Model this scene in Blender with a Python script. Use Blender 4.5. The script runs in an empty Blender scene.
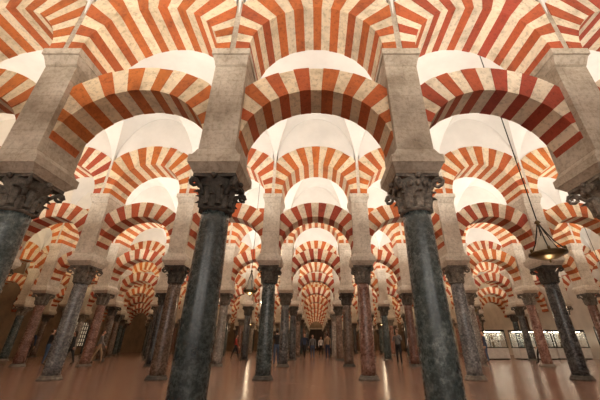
import bpy, math, random
from mathutils import Vector, Matrix
random.seed(7)
S=3.2
D=bpy.data; C=bpy.context
scene=C.scene
PI=math.pi
# ------------------------------------------------------------ materials
def newmat(name):
    m=D.materials.new(name); m.use_nodes=True
    nt=m.node_tree; b=nt.nodes['Principled BSDF']
    return m,nt,b
def N(nt,t,**kw):
    n=nt.nodes.new(t)
    for k,v in kw.items(): setattr(n,k,v)
    return n
def ramp(nt,fac,stops):
    r=N(nt,'ShaderNodeValToRGB'); e=r.color_ramp.elements
    e[0].position=stops[0][0]; e[0].color=(*stops[0][1],1)
    e[1].position=stops[-1][0]; e[1].color=(*stops[-1][1],1)
    for p,c in stops[1:-1]:
        x=e.new(p); x.color=(*c,1)
    nt.links.new(fac,r.inputs[0]); return r.outputs[0]
def mix(nt,a,b,fac,mode='MIX'):
    m=N(nt,'ShaderNodeMix',data_type='RGBA',blend_type=mode)
    for sock,v in ((m.inputs[6],a),(m.inputs[7],b),(m.inputs[0],fac)):
        if hasattr(v,'links'): nt.links.new(v,sock)
        elif isinstance(v,tuple): sock.default_value=(*v,1)
        else: sock.default_value=v
    return m.outputs[2]
def noise(nt,scale,detail=4,vec=None,rough=.6):
    n=N(nt,'ShaderNodeTexNoise'); n.inputs['Scale'].default_value=scale
    n.inputs['Detail'].default_value=detail; n.inputs['Roughness'].default_value=rough
    if vec is not None: nt.links.new(vec,n.inputs['Vector'])
    return n.outputs['Fac']
def bump(nt,b,h,st=.3,dist=.02):
    n=N(nt,'ShaderNodeBump'); n.inputs['Strength'].default_value=st; n.inputs['Distance'].default_value=dist
    nt.links.new(h,n.inputs['Height']); nt.links.new(n.outputs[0],b.inputs['Normal'])
def pos(nt):
    return N(nt,'ShaderNodeNewGeometry').outputs['Position']
def simple(name,col,rough=.6,metal=0,emit=None,es=0):
    m,nt,b=newmat(name)
    f=noise(nt,9,3)
    c=ramp(nt,f,[(.3,tuple(x*.85 for x in col)),(.7,tuple(min(1,x*1.1) for x in col))])
    nt.links.new(c,b.inputs['Base Color'])
    b.inputs['Roughness'].default_value=rough; b.inputs['Metallic'].default_value=metal
    if emit:
        b.inputs['Emission Color'].default_value=(*emit,1); b.inputs['Emission Strength'].default_value=es
    return m
def voussoir_mat(name,ca,cb):
    m,nt,b=newmat(name)
    at=N(nt,'ShaderNodeAttribute',attribute_name='tint')
    base=mix(nt,ca,cb,at.outputs['Fac'])
    sh=N(nt,'ShaderNodeAttribute',attribute_name='shade')
    base=mix(nt,base,sh.outputs['Fac'],1.0,'MULTIPLY')
    p=pos(nt)
    n1=noise(nt,2.2,5,p); n2=noise(nt,14,5,p,.7)
    g=ramp(nt,n1,[(.3,(.66,.64,.60)),(.5,(1,1,1)),(.8,(1.08,1.04,.98))])
    c=mix(nt,base,g,1.0,'MULTIPLY')
    g2=ramp(nt,n2,[(.34,(.62,.60,.56)),(.50,(1,1,1)),(.9,(1,1,1))])
    c=mix(nt,c,g2,.85,'MULTIPLY')
    nt.links.new(c,b.inputs['Base Color']); b.inputs['Roughness'].default_value=.8
    bump(nt,b,n2,.5,.03)
    return m
M_RED=voussoir_mat('brick_voussoir',(.56,.165,.030),(.40,.062,.030))
M_CREAM=voussoir_mat('limestone_voussoir',(.80,.65,.44),(.82,.71,.56))
def stone_mat(name,c1,c2,c3,bw=.75,bh=.38,line=.4):
    m,nt,b=newmat(name)
    p=pos(nt); sx=N(nt,'ShaderNodeSeparateXYZ'); nt.links.new(p,sx.inputs[0])
    ad=N(nt,'ShaderNodeMath',operation='ADD'); nt.links.new(sx.outputs[0],ad.inputs[0]); nt.links.new(sx.outputs[1],ad.inputs[1])
    cb=N(nt,'ShaderNodeCombineXYZ'); nt.links.new(ad.outputs[0],cb.inputs[0]); nt.links.new(sx.outputs[2],cb.inputs[1])
    br=N(nt,'ShaderNodeTexBrick'); nt.links.new(cb.outputs[0],br.inputs['Vector'])
    br.inputs['Scale'].default_value=1; br.inputs['Brick Width'].default_value=bw; br.inputs['Row Height'].default_value=bh
    br.inputs['Mortar Size'].default_value=.01; br.inputs['Color1'].default_value=(1,1,1,1); br.inputs['Color2'].default_value=(.85,.83,.80,1)
    br.inputs['Mortar'].default_value=(.66,.62,.56,1)
    n1=noise(nt,1.7,6,p); n2=noise(nt,14,6,p,.7)
    c=ramp(nt,n1,[(.3,c1),(.5,c2),(.72,c3)])
    c=mix(nt,c,br.outputs['Color'],line,'MULTIPLY')
    c=mix(nt,c,ramp(nt,n2,[(.32,(.60,.58,.55)),(.54,(1,1,1))]),.85,'MULTIPLY')
    nt.links.new(c,b.inputs['Base Color']); b.inputs['Roughness'].default_value=.82
    bump(nt,b,n2,.5,.025)
    return m
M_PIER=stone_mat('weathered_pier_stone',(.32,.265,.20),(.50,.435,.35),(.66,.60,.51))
M_PIERW=stone_mat('lit_pier_stone',(.54,.47,.385),(.69,.63,.54),(.79,.74,.66))  # paler copy for deeper piers; their brighter lighting is put into the colour
def plaster(name,c,d=.9):
    m,nt,b=newmat(name); p=pos(nt); n=noise(nt,1.1,5,p)
    col=ramp(nt,n,[(.3,tuple(x*d for x in c)),(.65,c)])
    nt.links.new(col,b.inputs['Base Color']); b.inputs['Roughness'].default_value=.85
    bump(nt,b,noise(nt,25,3,p),.1,.01); return m
M_VAULT=plaster('white_vault_plaster',(.80,.785,.755),.88)
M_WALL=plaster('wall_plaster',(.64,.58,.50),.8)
M_WALLD=plaster('dark_wall_plaster',(.27,.19,.12),.6)  # darker brown plaster of the left and far walls
def marble(name,c1,c2,c3,rough=.14,vn=.17):
    m,nt,b=newmat(name)
    tc=N(nt,'ShaderNodeTexCoord'); oi=N(nt,'ShaderNodeObjectInfo')
    va=N(nt,'ShaderNodeVectorMath',operation='ADD'); nt.links.new(tc.outputs['Object'],va.inputs[0]); 
    sc=N(nt,'ShaderNodeMath',operation='MULTIPLY'); sc.inputs[1].default_value=57; nt.links.new(oi.outputs['Random'],sc.inputs[0])
    nt.links.new(sc.outputs[0],va.inputs[1]); v=va.outputs[0]
    n1=noise(nt,3.2,9,v,.75); n2=noise(nt,16,8,v,.8)
    c=ramp(nt,n1,[(.34,c1),(.5,c2),(.66,c3)])
    n3=noise(nt,5.5,8,v,.8)
    vein=ramp(nt,n3,[(.54,(0,0,0)),(.68,(vn*4,)*3)])
    c=mix(nt,c,tuple(min(1,x*1.8+.05) for x in c3),vein)
    c=mix(nt,c,ramp(nt,n2,[(.38,(.35,.35,.35)),(.6,(1.15,1.15,1.15))]),.85,'MULTIPLY')
    br=N(nt,'ShaderNodeMapRange'); br.inputs[3].default_value=.60; br.inputs[4].default_value=1.35
    nt.links.new(oi.outputs['Random'],br.inputs[0])
    c=mix(nt,c,br.outputs[0],1.0,'MULTIPLY')
    nt.links.new(c,b.inputs['Base Color'])
    rr=N(nt,'ShaderNodeMapRange'); rr.inputs[3].default_value=rough; rr.inputs[4].default_value=rough+.26
    nt.links.new(n2,rr.inputs[0]); nt.links.new(rr.outputs[0],b.inputs['Roughness'])
    bump(nt,b,n2,.15,.01); return m
MB_DARK=marble('dark_green_marble',(.022,.034,.036),(.055,.075,.076),(.125,.15,.148))
MB_SLATE=marble('dark_slate_marble',(.03,.032,.035),(.075,.076,.078),(.155,.155,.15))
MB_GREY=marble('blue_grey_marble',(.10,.105,.115),(.18,.185,.19),(.31,.31,.305))
MB_ROSE=marble('rose_marble',(.15,.06,.045),(.26,.135,.10),(.38,.24,.19))
MB_BROWN=marble('brown_marble',(.08,.05,.035),(.16,.105,.075),(.27,.20,.15))
MB_PALE=marble('pale_grey_marble',(.18,.16,.14),(.29,.265,.235),(.42,.39,.355))
M_CAPD=marble('aged_capital_stone',(.05,.042,.034),(.10,.088,.072),(.18,.16,.135),.65,0)
M_CAPL=marble('pale_capital_stone',(.10,.085,.068),(.20,.175,.145),(.33,.30,.255),.65,0)
def floor_mat():
    m,nt,b=newmat('polished_floor_marble'); p=pos(nt)
    br=N(nt,'ShaderNodeTexBrick'); nt.links.new(p,br.inputs['Vector']); br.inputs['Scale'].default_value=1
    br.inputs['Brick Width'].default_value=2.4; br.inputs['Row Height'].default_value=1.2; br.inputs['Mortar Size'].default_value=.010
    br.inputs['Color1'].default_value=(1,1,1,1); br.inputs['Color2'].default_value=(.8,.78,.77,1); br.inputs['Mortar'].default_value=(.6,.55,.5,1)
    n1=noise(nt,.7,7,p,.65); n2=noise(nt,6,8,p,.75)
    c=ramp(nt,n1,[(.3,(.18,.095,.064)),(.5,(.28,.16,.112)),(.7,(.38,.24,.18))])
    c=mix(nt,c,br.outputs['Color'],.7,'MULTIPLY')
    c=mix(nt,c,ramp(nt,n2,[(.40,(.60,.58,.57)),(.6,(1.08,1.08,1.08))]),.9,'MULTIPLY')
    nt.links.new(c,b.inputs['Base Color'])
    rr=N(nt,'ShaderNodeMapRange'); rr.inputs[3].default_value=.10; rr.inputs[4].default_value=.34
    nt.links.new(n2,rr.inputs[0]); nt.links.new(rr.outputs[0],b.inputs['Roughness'])
    return m
M_FLOOR=floor_mat()
M_BRASS=simple('aged_brass',(.14,.10,.05),.4,.85)
M_IRON=simple('dark_iron',(.03,.028,.025),.5,.6)
M_GLOW=simple('warm_lamp_glass',(.30,.27,.22),.25,0,(1,.78,.5),.12)
M_STRIP=simple('vitrine_light_strip',(.9,.9,.9),.4,0,(1,.88,.68),22)
M_WOOD=simple('dark_wood',(.06,.03,.015),.5)
M_WHITE=simple('white_lacquer',(.75,.73,.70),.4)
M_DARKOPEN=simple('dark_doorway_leaf',(.02,.015,.012),.7)
M_SKYWIN=simple('dim_window_pane',(.5,.45,.35),.4,0,(1,.8,.55),.35)
def glassmat():
    m,nt,b=newmat('vitrine_glass'); b.inputs['Base Color'].default_value=(.8,.88,.88,1)
    b.inputs['Roughness'].default_value=.05; b.inputs['Alpha'].default_value=.18; return m
M_GLASS=glassmat()
# ------------------------------------------------------------ mesh builder
class MB:
    def __init__(s): s.v=[];s.f=[];s.m=[];s.t=[];s.sm=[];s.sh=[]
    def add(s,vs,fs,mat=0,tint=0,smooth=False,M=None,shade=1.0):
        o=len(s.v)
        for p in vs:
            p=Vector(p)
            if M is not None: p=M@p
            s.v.append(tuple(p))
        for f in fs:
            s.f.append([i+o for i in f]); s.m.append(mat); s.t.append(tint); s.sm.append(smooth); s.sh.append(shade)
    def box(s,x0,x1,y0,y1,z0,z1,mat=0,tint=0,M=None,tx=1,ty=1):
        cx=(x0+x1)/2; cy=(y0+y1)/2
        a=[(x0,y0,z0),(x1,y0,z0),(x1,y1,z0),(x0,y1,z0)]
        b=[(cx+(x-cx)*tx,cy+(y-cy)*ty,z1) for x,y,_ in a]
        s.add(a+b,[(3,2,1,0),(4,5,6,7),(0,1,5,4),(1,2,6,5),(2,3,7,6),(3,0,4,7)],mat,tint,False,M)
    def lathe(s,prof,n=24,mat=0,M=None,smooth=True,caps=True,a0=0):
        vs=[];fs=[]
        for r,z in prof:
            for i in range(n):
                a=a0+2*PI*i/n; vs.append((r*math.cos(a),r*math.sin(a),z))
        for j in range(len(prof)-1):
            for i in range(n):
                k=(i+1)%n; fs.append((j*n+i,j*n+k,(j+1)*n+k,(j+1)*n+i))
        if caps:
            fs.append(tuple(range(n))[::-1]); fs.append(tuple((len(prof)-1)*n+i for i in range(n)))
        s.add(vs,fs,mat,0,smooth,M)
    def tube(s,pts,rads,n=8,mat=0,M=None):
        pts=[Vector(p) for p in pts]; vs=[];fs=[]
        ref=Vector((0.13,.37,1)).normalized()
        for i,p in enumerate(pts):
            d=(pts[min(i+1,len(pts)-1)]-pts[max(i-1,0)]).normalized()
            u=d.cross(ref)
            if u.length<.15: u=d.cross(Vector((1,0,0)))
            u.normalize(); w=d.cross(u)
            r=rads[i] if isinstance(rads,(list,tuple)) else rads
            for k in range(n):
                a=2*PI*k/n; vs.append(p+u*r*math.cos(a)+w*r*math.sin(a))
        for j in range(len(pts)-1):
            for i in range(n):
                k=(i+1)%n; fs.append((j*n+i,j*n+k,(j+1)*n+k,(j+1)*n+i))
        fs.append(tuple(range(n))[::-1]); fs.append(tuple((len(pts)-1)*n+i for i in range(n)))
        s.add(vs,fs,mat,0,True,M)
    def ell(s,c,r,mat=0,M=None,nu=14,nv=10,fn=None):
        vs=[];fs=[]
        for j in range(nv+1):
            th=PI*j/nv
            for i in range(nu):
                a=2*PI*i/nu; p=Vector((math.sin(th)*math.cos(a),math.sin(th)*math.sin(a),math.cos(th)))
                if fn: p=fn(p)
                vs.append((c[0]+r[0]*p.x,c[1]+r[1]*p.y,c[2]+r[2]*p.z))
        for j in range(nv):
            for i in range(nu):
                k=(i+1)%nu; fs.append((j*nu+i,(j+1)*nu+i,(j+1)*nu+k,j*nu+k))
        s.add(vs,fs,mat,0,True,M)
    def mesh(s,name,mats,tint=False):
        me=D.meshes.new(name); me.from_pydata(s.v,[],s.f)
        for m in mats: me.materials.append(m)
        me.polygons.foreach_set('material_index',s.m); me.polygons.foreach_set('use_smooth',s.sm)
        if tint:
            at=me.attributes.new('tint','FLOAT','FACE'); at.data.foreach_set('value',s.t)
            at=me.attributes.new('shade','FLOAT','FACE'); at.data.foreach_set('value',s.sh)
        me.update(); return me
    def obj(s,name,mats,tint=False,loc=(0,0,0),rot=0):
        o=D.objects.new(name,s.mesh(name,mats,tint)); scene.collection.objects.link(o)
        o.location=loc; o.rotation_euler=(0,0,rot); return o
def inst(name,me,loc,rot=0,sc=1):
    o=D.objects.new(name,me); scene.collection.objects.link(o); o.location=loc; o.rotation_euler=(0,0,rot)
    o.scale=(sc,)*3; return o
# ------------------------------------------------------------ layout
PY0=1.377; DP=1.89; JMIN,JMAX=-1,10
XL,XR=-8.5,6.5
YB=PY0+DP*(JMAX+1)      # far wall
YF=PY0+DP*(JMIN-1)      # wall behind the camera
planes=[PY0+DP*j for j in range(JMIN,JMAX+1)]
# ------------------------------------------------------------ arcades
PH=.092; PD=.128
LC,LRI,LRO,LT=1.205,.415,.595,.095
UC,URI,URO,UT=1.88,.405,.67,.155
def arch(b,cx,cy,zc,ri,ro,ht,a0,n,clamp,tint,red0=True):
    sub=2
    # slightly uneven voussoir widths, as laid by hand
    wts=[1+random.uniform(-.10,.10) for _ in range(n)]; tot=sum(wts); acc=0
    for i in range(n):
        mat=1 if (i%2==0)==red0 else 2
        vs=[];fs=[]
        dy=.003 if mat==1 else 0
        ji=random.uniform(-.006,.006)
        s0=acc/tot; acc+=wts[i]; s1=acc/tot
        for q in range(sub+1):
            a=-a0+(PI+2*a0)*(s0+(s1-s0)*q/sub)
            ca,sa=math.cos(a),math.sin(a)
            R=ro if abs(ca)<1e-6 else min(ro+ji,clamp/abs(ca))
            for (r,y) in ((ri,-ht-dy),(R,-ht-dy),(R,ht+dy),(ri,ht+dy)):
                vs.append(((cx+r*ca)*S,(cy+y)*S,(zc+r*sa)*S))
        for q in range(sub):
            o=q*4
            for e in range(4):
                f=(e+1)%4; fs.append((o+e,o+4+e,o+4+f,o+f))
        fs.append((0,1,2,3)); fs.append((sub*4+3,sub*4+2,sub*4+1,sub*4))
        b.add(vs,fs,mat,max(0,min(1,tint+random.uniform(-.22,.22))),False,None,random.uniform(.84,1.08))
CLU=.482
for j,py in zip(range(JMIN,JMAX+1),planes):
    b=MB()
    k=XL
    while k<XR-.01:
        cx=k+.5
        if j<=0:
            if cx<-.2: tl,tu=.12,.35
            elif cx>.2: tl,tu=.9,.8
            else: tl,tu=.4,.45
        else:
            tl=random.uniform(.3,1.0); tu=random.uniform(.1,.8)
        arch(b,cx,py,LC,LRI,LRO,LT,math.radians(9),23,.46,tl)
        arch(b,cx,py,UC,URI,URO,UT,0,21,CLU,tu)
        n=24
        for sy in (-1,1):
            vs=[];fs=[]
            for i in range(n+1):
                a=PI*i/n; ca,sa=math.cos(a),math.sin(a)
                R=min(URO,CLU/max(abs(ca),1e-6))-.012
                vs.append(((cx+R*ca)*S,(py+sy*(UT-.006))*S,(UC+R*sa)*S)); vs.append(((cx+R*ca)*S,(py+sy*(UT-.006))*S,3.1*S))
            for i in range(n):
                q=(2*i,2*i+1,2*i+3,2*i+2); fs.append(q if sy<0 else q[::-1])
            b.add(vs,fs,3)
        k+=1
    k=XL
    while k<XR+.01:
        e=(abs(k-XL)<.01 or abs(k-XR)<.01)
        x=k
        b.box((x-.020)*S,(x+.020)*S,(py-UT+.002)*S,(py+UT-.002)*S,1.84*S,2.42*S,0)
        b.box((x-.024)*S,(x+.024)*S,(py-UT+.003)*S,(py+UT-.003)*S,2.42*S,3.1*S,3)
        if not e:
            b.box((x-PH)*S,(x+PH)*S,(py-PD)*S,(py+PD)*S,1.13*S,1.80*S,0)
            b.box((x-PH)*S,(x+PH)*S,(py-PD-.004)*S,(py+PD+.004)*S,1.775*S,1.835*S,0,0,None,1.12,1.2)
            b.box((x-.110)*S,(x+.110)*S,(py-.168)*S,(py+.168)*S,1.835*S,1.88*S,0)
            b.box((x-.105)*S,(x+.105)*S,(py-.105)*S,(py+.105)*S,1.06*S,1.10*S,0,0,None,1.2,1.34)
            b.box((x-.128)*S,(x+.128)*S,(py-.145)*S,(py+.145)*S,1.10*S,1.145*S,0)
            b.box((x-.118)*S,(x+.118)*S,(py-.138)*S,(py+.138)*S,1.145*S,1.185*S,0,0,None,.80,.94)
        k+=1
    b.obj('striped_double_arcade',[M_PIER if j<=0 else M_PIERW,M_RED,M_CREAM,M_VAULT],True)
# ------------------------------------------------------------ column
def column_mesh(name,shaft,cap,style=0,rk=1.0):
    b=MB(); s=S
    r=.076*s*rk
    b.lathe([(.100*s,0),(.100*s,.012*s),(.094*s,.018*s),(.086*s,.026*s),(.088*s,.034*s),(.08*s,.040*s)],28,1)
    pr=[]
    for i in range(13):
        t=i/12; pr.append((r*(1-.12*t**1.5),(.035+.855*t)*s))
    b.lathe(pr,28,0)
    zt=.89*s; h=.17*s
    b.lathe([(r*.9,zt-.012*s),(r*1.02,zt-.006*s),(r*1.02,zt+.004*s),(r*.9,zt+.008*s)],28,1)
    b.lathe([(r*.90,zt),(r*.95,zt+.35*h),(r*1.08,zt+.7*h),(r*1.35,zt+.9*h)],24,1)
    def leaf(ang,z0,z1,r0,out,w):
        vs=[];fs=[];nn=7
        for i in range(nn+1):
            t=i/nn
            z=z0+(z1-z0)*(t if t<.8 else .8+ (t-.8)*.1 - (t-.8)*.7)
            rr=r0+out*(t**3)
            ww=w*(math.sin(PI*(.25+.68*t)))*(1+.14*(-1)**i)
            for c,dr in ((-1,-.010*s),(-.5,.006*s),(0,.012*s),(.5,.006*s),(1,-.010*s)):
                a=ang+c*ww/rr
                vs.append(((rr+dr)*math.cos(a),(rr+dr)*math.sin(a),z))
        for i in range(nn):
            for c in range(4):
                o=i*5+c; fs.append((o,o+1,o+6,o+5))
        b.add(vs,fs,1,0,False)
    for i in range(8):
        if style==0:
            leaf(2*PI*i/8,zt,zt+.48*h,r*1.0,.030*s,.030*s)
            leaf(2*PI*(i+.5)/8,zt+.1*h,zt+.80*h,r*1.02,.036*s,.028*s)
        elif style==1:   # composite: one tall leaf row below an egg band
            leaf(2*PI*i/8,zt,zt+.62*h,r*1.0,.034*s,.034*s)
            for q in range(2):
                a=2*PI*(i+q*.5)/8; b.ell((r*1.2*math.cos(a),r*1.2*math.sin(a),zt+.74*h),(.013*s,.013*s,.018*s),1,None,8,6)
        else:            # plain broad-leaf caliphal capital
            leaf(2*PI*i/8,zt,zt+.40*h,r*1.02,.022*s,.034*s)
            if i%2==0: leaf(2*PI*(i+1)/8,zt+.1*h,zt+.85*h,r*1.05,.050*s,.040*s)
            else: leaf(2*PI*(i+1)/8,zt+.2*h,zt+.78*h,r*1.05,.028*s,.032*s)
    vr={0:.024,1:.030,2:.019}[style]*s
    for i in range(4):
        a=PI/4+i*PI/2; d=Vector((math.cos(a),math.sin(a),0)); pts=[];rd=[]
        for q in range(16):
            t=q/15
            if t<.35:
                u=t/.35; R=r*1.05+.055*s*u**1.5; z=zt+h*(.45+.42*u)
            else:
                u=(t-.35)/.65; an=PI/2-u*2.6*PI; rr=vr*(1-.75*u)
                R=r*1.05+.055*s+rr*math.cos(an); z=zt+h*.87-vr+rr*math.sin(an)
            pts.append(d*R+Vector((0,0,z))); rd.append(.011*s*(1-.3*t))
        b.tube(pts,rd,6,1)
        a2=i*PI/2; b.ell((r*1.42*math.cos(a2),r*1.42*math.sin(a2),zt+h*.92),(.014*s,.014*s,.014*s),1,None,8,6)
    for (z0,z1) in ((zt+.90*h,zt+1.0*h),):
        vs=[];n=32
        for z in (z0,z1):
            for i in range(n):
                t=(i%8)/8; c0=PI/4+(i//8)*PI/2; c1=c0+PI/2
                p0=Vector((math.cos(c0),math.sin(c0)))*.155*s; p1=Vector((math.cos(c1),math.sin(c1)))*.155*s
                p=p0.lerp(p1,t); p*= 1-.12*math.sin(PI*t)
                if i%8==0: p*=.95
                vs.append((p.x,p.y,z))
        fs=[(i,(i+1)%n,n+(i+1)%n,n+i) for i in range(n)]+[tuple(range(n))[::-1],tuple(range(n,2*n))]
        b.add(vs,fs,1)
    return b.mesh(name,[shaft,cap])
colm=[column_mesh('column_dark',MB_DARK,M_CAPD,0),column_mesh('column_grey',MB_GREY,M_CAPL,1,.95),
      column_mesh('column_rose',MB_ROSE,M_CAPL,2,.93),column_mesh('column_darkpale',MB_DARK,M_CAPL,1),
      column_mesh('column_pale',MB_PALE,M_CAPL,0,.97),column_mesh('column_slate',MB_SLATE,M_CAPD,2,.95),
      column_mesh('column_brown',MB_BROWN,M_CAPD,1,.96)]
for j,py in zip(range(JMIN,JMAX+1),planes):
    k=XL+1
    while k<XR-.01:
        if j<=0: me=colm[0] if k<0 else colm[3]
        else: me=colm[random.choice([0,1,2,3,4,5,6,2])]
        if j==1:
            pick={-3.5:6,-2.5:1,-1.5:6,-.5:0,.5:2,1.5:1,2.5:5,3.5:4}
            me=colm[pick.get(round(k,1),1)]
        inst('marble_column',me,(k*S,py*S,0),0)
        k+=1
# ------------------------------------------------------------ vaulted ceiling
b=MB(); nn=16; H=.8; ZS=2.2
for j in range(JMIN-1,JMAX+1):
    y0=PY0+DP*j+.15; y1=PY0+DP*(j+1)-.15; cy=(y0+y1)/2; hy=(y1-y0)/2
    k=XL
    while k<XR-.01:
        cx=k+.5; vs=[];fs=[]
        ts=[math.sin(-PI/2+PI*i/nn) for i in range(nn+1)]
        for u in ts:
            for t in ts:
                z=ZS+H*math.sqrt(max(0,1-min(abs(u),abs(t))**2))
                vs.append(((cx+u*.5)*S,(cy+t*hy)*S,z*S))
        for i in range(nn):
            for q in range(nn):
                a=i*(nn+1)+q; bb=a+1; c=a+nn+1; d=c+1
                if (i<nn//2)==(q<nn//2): fs+= [(a,bb,d),(a,d,c)]
                else: fs+=[(a,bb,c),(bb,d,c)]
        b.add(vs,fs,0,0,True); k+=1
o=b.obj('ceiling',[M_VAULT]); o.data.set_sharp_from_angle(angle=math.radians(24))
# ------------------------------------------------------------ shell
def slab(name,x0,x1,y0,y1,z0,z1,mat):
    q=MB(); q.box(x0*S,x1*S,y0*S,y1*S,z0*S,z1*S); return q.obj(name,[mat])
slab('floor',XL-.1,XR+.1,YF-.1,YB+.1,-.1,0,M_FLOOR)
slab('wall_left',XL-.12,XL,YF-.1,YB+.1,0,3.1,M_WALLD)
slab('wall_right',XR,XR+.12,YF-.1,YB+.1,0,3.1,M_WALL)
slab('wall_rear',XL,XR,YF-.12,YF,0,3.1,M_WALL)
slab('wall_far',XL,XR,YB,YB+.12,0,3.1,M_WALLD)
q=MB(); Y=YB*S-.01
q.box(-.5*S,-.012,Y-.12,Y,0,1.25*S); q.box(.012,.5*S,Y-.12,Y,0,1.25*S)
for sx in (-1,1):
    for z in (.08,.46,.84):
        q.box(min(sx*.08,sx*.43)*S,max(sx*.08,sx*.43)*S,Y-.16,Y-.12,z*S,(z+.32)*S)
    q.box(min(sx*.5,sx*.58)*S,max(sx*.5,sx*.58)*S,Y-.25,Y,0,1.25*S,1)
q.box(-.58*S,.58*S,Y-.25,Y,1.25*S,1.34*S,1)
q.obj('door_1',[M_DARKOPEN,M_PIER])
for i,yy in enumerate((7.9,11.8)):
    q=MB(); x=XL*S+.01
    q.box(x,x+.03,(yy-.45)*S,(yy+.45)*S,.25*S,1.05*S,0)
    for t in range(9): 
        y=(yy-.45+.9*t/8)*S; q.box(x,x+.09,y-.05,y+.05,.25*S,1.05*S,1)
    for t in range(7):
        z=(.25+.8*t/6)*S; q.box(x,x+.1,(yy-.47)*S,(yy+.47)*S,z-.05,z+.05,1)
    q.obj('window_%d'%(i+1),[M_SKYWIN,M_WOOD])
# ------------------------------------------------------------ hanging lamps
def lamp_mesh(ztop):
    b=MB(); r=.36
    b.tube([(0,0,.82),(0,0,ztop)],.014,6,1)
    b.lathe([(.01,.88),(.04,.85),(.07,.80),(.03,.77),(.05,.74),(.015,.70)],12,0)
    for i in range(6):
        a=2*PI*i/6; c,s_=math.cos(a),math.sin(a)
        b.tube([(.03*c,.03*s_,.74),(.10*c,.10*s_,.55),(.20*c,.20*s_,.30),(r*c,r*s_,.06)],.013,5,1)
        b.lathe([(.02,-.0),(.035,.05),(.03,.09)],8,0,Matrix.Translation((r*c,r*s_,.05)))
    b.lathe([(r-.02,.02),(r+.015,.02),(r+.02,.07),(r-.0,.08),(r-.03,.06)],36,0,None,True,False)
    b.lathe([(.02,-.10),(.12,-.085),(.24,-.04),(r,.02),(r-.02,.035),(.22,-.01),(.02,-.05)],36,0)
    b.lathe([(.06,-.02),(.17,.05),(.19,.16),(.15,.30),(.08,.42),(.06,.46)],20,2)
    b.lathe([(.002,-.17),(.025,-.14),(.015,-.11),(.03,-.10)],10,0)
    return b.mesh('hanging_oil_lamp',[M_BRASS,M_IRON,M_GLOW])
LZ=.87*S
lm=lamp_mesh((ZS+H)*S-LZ)
lamps=[(1.66,2.10,1),(-.8,3.75,.7),(-2,6.1,.8),(3,6.1,.8),(-4,8.0,.8),(2,9.9,.8),(-2,9.9,.8),(4,11.8,.8),(-1,13.7,.8),(4,4.2,.8)]  # most of these lamps are added to light floor and columns
for n_,(x,y,sc) in enumerate(lamps):
    inst('hanging_oil_lamp',lm,(x*S,y*S,LZ)).scale=(sc,sc,1)
    l=D.lights.new('lamp_fill','POINT'); l.energy=12 if n_==0 else 45; l.color=(1,.76,.5); l.shadow_soft_size=.08  # fill point added below each bowl, outside the lamp glass
    lo=D.objects.new('lamp_fill',l); lo.location=(x*S,y*S,LZ-.35); scene.collection.objects.link(lo)
# ------------------------------------------------------------ uplights
for j in range(JMIN-1,JMAX+1):
    cy=PY0+DP*(j+.5)
    for x in (-7,-5,-3,-1,1,3,5):
        l=D.lights.new('vault_uplight','AREA'); l.shape='RECTANGLE'; l.size=3.0; l.size_y=1.2
        e=225
        if x<=-5: e=110
        if j<=0: e=190
        if j>=4: e*=.66
        l.energy=e; l.color=(1,.90,.77)
        if j>=4: l.color=(1,.79,.55)
        if x<=-5: l.color=(1,.76,.48)
        lo=D.objects.new('vault_uplight',l); lo.location=(x*S,cy*S,1.5*S); lo.rotation_euler=(PI,0,0); scene.collection.objects.link(lo)
l=D.lights.new('frontal_fill','AREA'); l.shape='RECTANGLE'; l.size=14; l.size_y=4; l.energy=620; l.color=(1,.94,.87)  # added frontal fill behind the camera; no entrance stands there
lo=D.objects.new('frontal_fill',l); lo.location=(0,(YF+.1)*S,1.3*S); lo.rotation_euler=(PI/2,0,0); scene.collection.objects.link(lo)
# ------------------------------------------------------------ vitrines
def vitrine(name,x,y,w,d,rot=0):
    b=MB()
    b.box(-w/2,w/2,-d/2,d/2,.08,.75,0); b.box(-w/2+.06,w/2-.06,-d/2+.06,d/2-.06,0,.08,1)
    b.box(-w/2-.03,w/2+.03,-d/2-.03,d/2+.03,.75,.80,1)
    for sx in (-1,1):
        for sy in (-1,1):
            b.box(sx*(w/2-.02)-.025,sx*(w/2-.02)+.025,sy*(d/2-.02)-.025,sy*(d/2-.02)+.025,.80,1.85,1)
    b.box(-.02,.02,-d/2,-d/2+.04,.8,1.85,1)
    b.box(-w/2,w/2,-d/2,d/2,1.85,1.97,1)
    b.box(-w/2+.02,w/2-.02,-d/2+.02,d/2-.02,.8,1.85,2)
    b.box(-w/2+.06,w/2-.06,-.2,.2,1.28,1.31,0)
    for t in range(5):
        for zz in (.8,1.31):
            b.lathe([(.06,zz),(.10,zz+.08),(.05,zz+.2),(.08,zz+.32),(.03,zz+.36)],12,3 if t%2 else 0,Matrix.Translation((-w/2+.25+t*(w-.5)/4,0,0)))
    b.box(-w/2+.1,w/2-.1,-.10,.10,1.80,1.84,4)
    return b.obj(name,[M_WHITE,M_IRON,M_GLASS,M_BRASS,M_STRIP],False,(x*S,y*S,0),rot)
vitrine('display_case',3.95,7.7,2.6,.9,.1); vitrine('display_case',5.0,7.7,2.6,.9,0); vitrine('display_case',5.75,6.2,2.6,.9,.2)
vitrine('display_case',5.9,7.8,2.4,.9,0)
b=MB(); 
b.box(-.5,0,-2.2,2.2,0,1.1,0); b.box(-.35,0,-1.9,1.9,1.1,1.3,0)
for y in (-1.6,-.6,.6,1.6):
    b.lathe([(.16,1.3),(.16,1.4),(.12,1.45),(.10,3.4),(.15,3.6),(.18,3.65)],14,0,Matrix.Translation((-.25,y,0)))
b.box(-.45,0,-2,2,3.65,3.95,0); b.box(-.4,0,-1.7,1.7,3.95,4.7,0,0,None,.9,.35)
b.box(-.12,0,-.5,.5,1.3,3.5,1)
b.obj('altar_retable',[M_WHITE,M_WOOD],False,(XR*S-.02,9.9*S,0))
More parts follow.
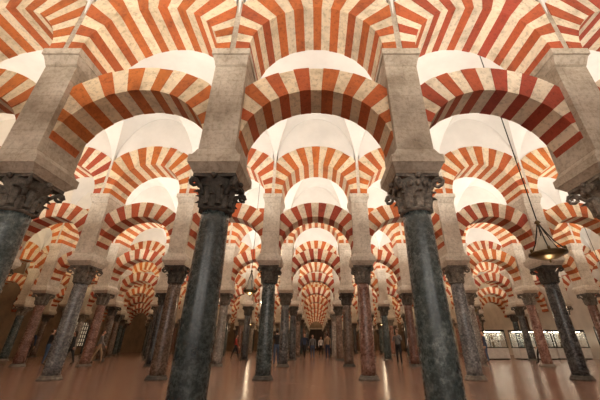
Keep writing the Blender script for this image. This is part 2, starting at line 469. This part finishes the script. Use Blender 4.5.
# ------------------------------------------------------------ people
M_SKIN=simple('skin',(.55,.32,.22),.5); M_HAIRS=[simple('hair_dark',(.03,.018,.012),.6),simple('hair_brown',(.12,.06,.03),.6)]
M_SHOE=simple('shoe_leather',(.03,.025,.02),.5); M_EYE=simple('eye_dark',(.02,.02,.02),.3); M_LIP=simple('lips',(.35,.12,.10),.5)
cloth={k:simple('cloth_'+k,c,.9) for k,c in dict(black=(.02,.02,.022),navy=(.03,.045,.09),denim=(.07,.11,.19),red=(.35,.04,.03),white=(.65,.63,.6),grey=(.2,.2,.2),tan=(.35,.25,.16)).items()}
def person(x,y,rot,pose,top,bot,hair,longhair=False,h=1.0):
    st={'stand':(.02,-.02),'walk':(.26,-.26)}[pose if pose!='photo' else 'stand']
    P={}
    P['pel']=(0,0,.95);P['wai']=(0,0,1.10);P['che']=(0,.0,1.29);P['nec']=(0,0,1.45);P['hd']=(0,.012,1.55)
    B=[('pel','wai','torso'),('wai','che','torso'),('che','nec','torso'),('nec','hd','neck')]
    R=dict(pel=(.155,.11),wai=(.125,.095),che=(.155,.11),nec=(.055,.055),hd=(.05,.05))
    for sx,sn,sw in ((-1,'l',st[0]),(1,'r',st[1])):
        P['hip'+sn]=(sx*.095,0,.88);P['kn'+sn]=(sx*.10,sw*.62+.02,.50);P['an'+sn]=(sx*.105,sw*1.0-.02,.09);P['to'+sn]=(sx*.12,sw*1.0+.15,.04)
        R['hip'+sn]=(.095,.095);R['kn'+sn]=(.06,.06);R['an'+sn]=(.042,.042);R['to'+sn]=(.038,.032)
        B+= [('pel','hip'+sn,'leg'),('hip'+sn,'kn'+sn,'leg'),('kn'+sn,'an'+sn,'leg'),('an'+sn,'to'+sn,'foot')]
        P['sh'+sn]=(sx*.185,0,1.40)
        if pose=='photo':
            P['el'+sn]=(sx*.23,.10,1.16);P['wr'+sn]=(sx*.09,.30,1.38)
        else:
            P['el'+sn]=(sx*.235,-.02-sw*.35,1.13);P['wr'+sn]=(sx*.25,.06-sw*.8,.89)
        R['sh'+sn]=(.062,.062);R['el'+sn]=(.045,.045);R['wr'+sn]=(.030,.030)
        B+=[('che','sh'+sn,'torso'),('sh'+sn,'el'+sn,'arm'),('el'+sn,'wr'+sn,'arm')]
    keys=list(P); idx={k:i for i,k in enumerate(keys)}
    me=D.meshes.new('tmp'); me.from_pydata([P[k] for k in keys],[(idx[a],idx[c]) for a,c,_ in B],[])
    ob=D.objects.new('tmp',me); scene.collection.objects.link(ob)
    ob.modifiers.new('s','SKIN')
    for k in keys:
        sv=me.skin_vertices[0].data[idx[k]]; sv.radius=R[k]; sv.use_root=(k=='pel')
    sd=ob.modifiers.new('u','SUBSURF'); sd.levels=2; sd.render_levels=2
    C.view_layer.update()
    ev=ob.evaluated_get(C.evaluated_depsgraph_get()); em=ev.to_mesh()
    b=MB(); V=[tuple(v.co) for v in em.vertices]
    mid={'torso':0,'arm':0,'leg':1,'foot':3,'neck':2}
    segs=[(Vector(P[a]),Vector(P[c]),l) for a,c,l in B]
    fs=[];ms=[]
    for p in em.polygons:
        c=p.center; best=9;lab='torso'
        for a,d,l in segs:
            t=max(0,min(1,(c-a).dot(d-a)/max(1e-9,(d-a).length_squared))); q=(a+(d-a)*t-c).length
            if q<best: best=q;lab=l
        mi=mid[lab]
        if lab=='neck' and c.z<1.455: mi=0
        if lab=='torso' and c.z<.97: mi=1
        fs.append(list(p.vertices)); ms.append(mi)
    b.v=V; b.f=fs; b.m=ms; b.t=[0]*len(fs); b.sm=[True]*len(fs); b.sh=[1]*len(fs)
    ev.to_mesh_clear(); D.objects.remove(ob); D.meshes.remove(me)
    hc=(0,.02,1.62)
    def hf(p):
        q=p.copy()
        if p.z<0: q.x*=1-.28*abs(p.z); q.y=q.y*(1-.12*abs(p.z))+.06*abs(p.z)
        return q
    b.ell(hc,(.076,.096,.118),2,None,18,14,hf)
    b.ell((0,.123,1.605),(.014,.022,.024),2,None,8,6)
    for sx in (-1,1):
        b.ell((sx*.031,.103,1.628),(.013,.009,.008),4,None,8,6)
        b.ell((sx*.078,.015,1.61),(.012,.02,.032),2,None,8,6)
    b.ell((0,.106,1.562),(.026,.010,.008),5,None,8,6)
    def hr(p):
        q=p.copy()
        if p.y>0.2 and p.z<.45: q.y=.2+(q.y-.2)*.2
        return q
    b.ell((0,.0,1.642),(.086,.104,.112),6,None,16,12,hr)
    if longhair: b.ell((0,-.055,1.53),(.085,.05,.17),6,None,14,10)
    for sx,sn in ((-1,'l'),(1,'r')):
        w=Vector(P['wr'+sn]); e=Vector(P['el'+sn]); d=(w-e).normalized()
        side=Vector((1,0,0)) if pose=='photo' else Vector((0,1,0))
        side=(side-d*side.dot(d)).normalized(); nrm=d.cross(side)*(-sx if pose!='photo' else 1)
        pc=w+d*.045
        Mx=Matrix((( side.x,nrm.x,d.x,pc.x),(side.y,nrm.y,d.y,pc.y),(side.z,nrm.z,d.z,pc.z),(0,0,0,1)))
        b.ell((0,0,0),(.038,.016,.05),2,Mx,10,8)
        for q,(off,L) in enumerate(((.027,.062),(.009,.072),(-.009,.067),(-.027,.052))):
            b.tube([(off,0,.02),(off*1.05,.002,.045),(off*1.08,.014,.045+L*.5),(off*1.05,.034,.045+L*.85)],[.0095,.009,.008,.006],6,2,Mx)
        b.tube([(.02,0,-.02),(.046,.010,.005),(.055,.022,.035),(.052,.03,.052)],[.011,.011,.009,.007],6,2,Mx)
    if pose=='photo':
        b.box(-.06,.06,.37,.40,1.42,1.50,3); b.lathe([(.028,0),(.028,.05),(.02,.055)],12,3,Matrix.Translation((0,.40,1.46))@Matrix.Rotation(-PI/2,4,'X'))
    o=b.obj('visitor',[cloth[top],cloth[bot],M_SKIN,M_SHOE,M_EYE,M_LIP,M_HAIRS[hair]],False,(x*S,y*S,0),rot)
    o.scale=(h,h,h)
person(-.66,5.6,.3,'photo','black','denim',0)
person(-.26,7.6,2.8,'walk','navy','black',0)
person(-.08,7.8,3.0,'stand','grey','denim',1,True,.95)
person(.14,9.6,3.3,'walk','white','black',0,True,.95)
person(.26,7.5,.3,'stand','tan','navy',0)
person(1.38,5.6,2.6,'photo','grey','black',1)
person(1.58,5.4,-2.2,'walk','black','navy',0,True,.96)
person(3.3,6.5,1.2,'stand','navy','denim',0)
person(3.95,5.9,.6,'walk','black','black',0,True,.96)
person(-4.75,5.5,.5,'stand','navy','black',0)
person(-4.45,5.55,-.7,'photo','black','denim',1)
person(-4.2,5.75,2.0,'walk','black','black',0,True,.95)
person(-3.95,6.1,-1.0,'walk','grey','tan',0)
person(-3.1,6.5,1.0,'stand','tan','black',0)
person(-2.25,6.6,1.9,'walk','black','denim',0,True,.95)
person(-1.85,7.7,-1.5,'walk','red','black',0,True,.95)
person(2.2,7.8,2.0,'stand','white','denim',1)
# ------------------------------------------------------------ world + camera
w=D.worlds.new('world'); scene.world=w; w.use_nodes=True
w.node_tree.nodes['Background'].inputs[0].default_value=(.9,.85,.8,1); w.node_tree.nodes['Background'].inputs[1].default_value=.3
cam=D.cameras.new('camera'); co=D.objects.new('camera',cam); scene.collection.objects.link(co); scene.camera=co
cam.sensor_width=36; cam.lens=18; cam.shift_x=-16/600; cam.clip_start=.05; cam.clip_end=300
co.location=(0,0,.296*S); co.rotation_euler=(math.radians(90+25.8),0,0)
scene.view_settings.view_transform='Standard'
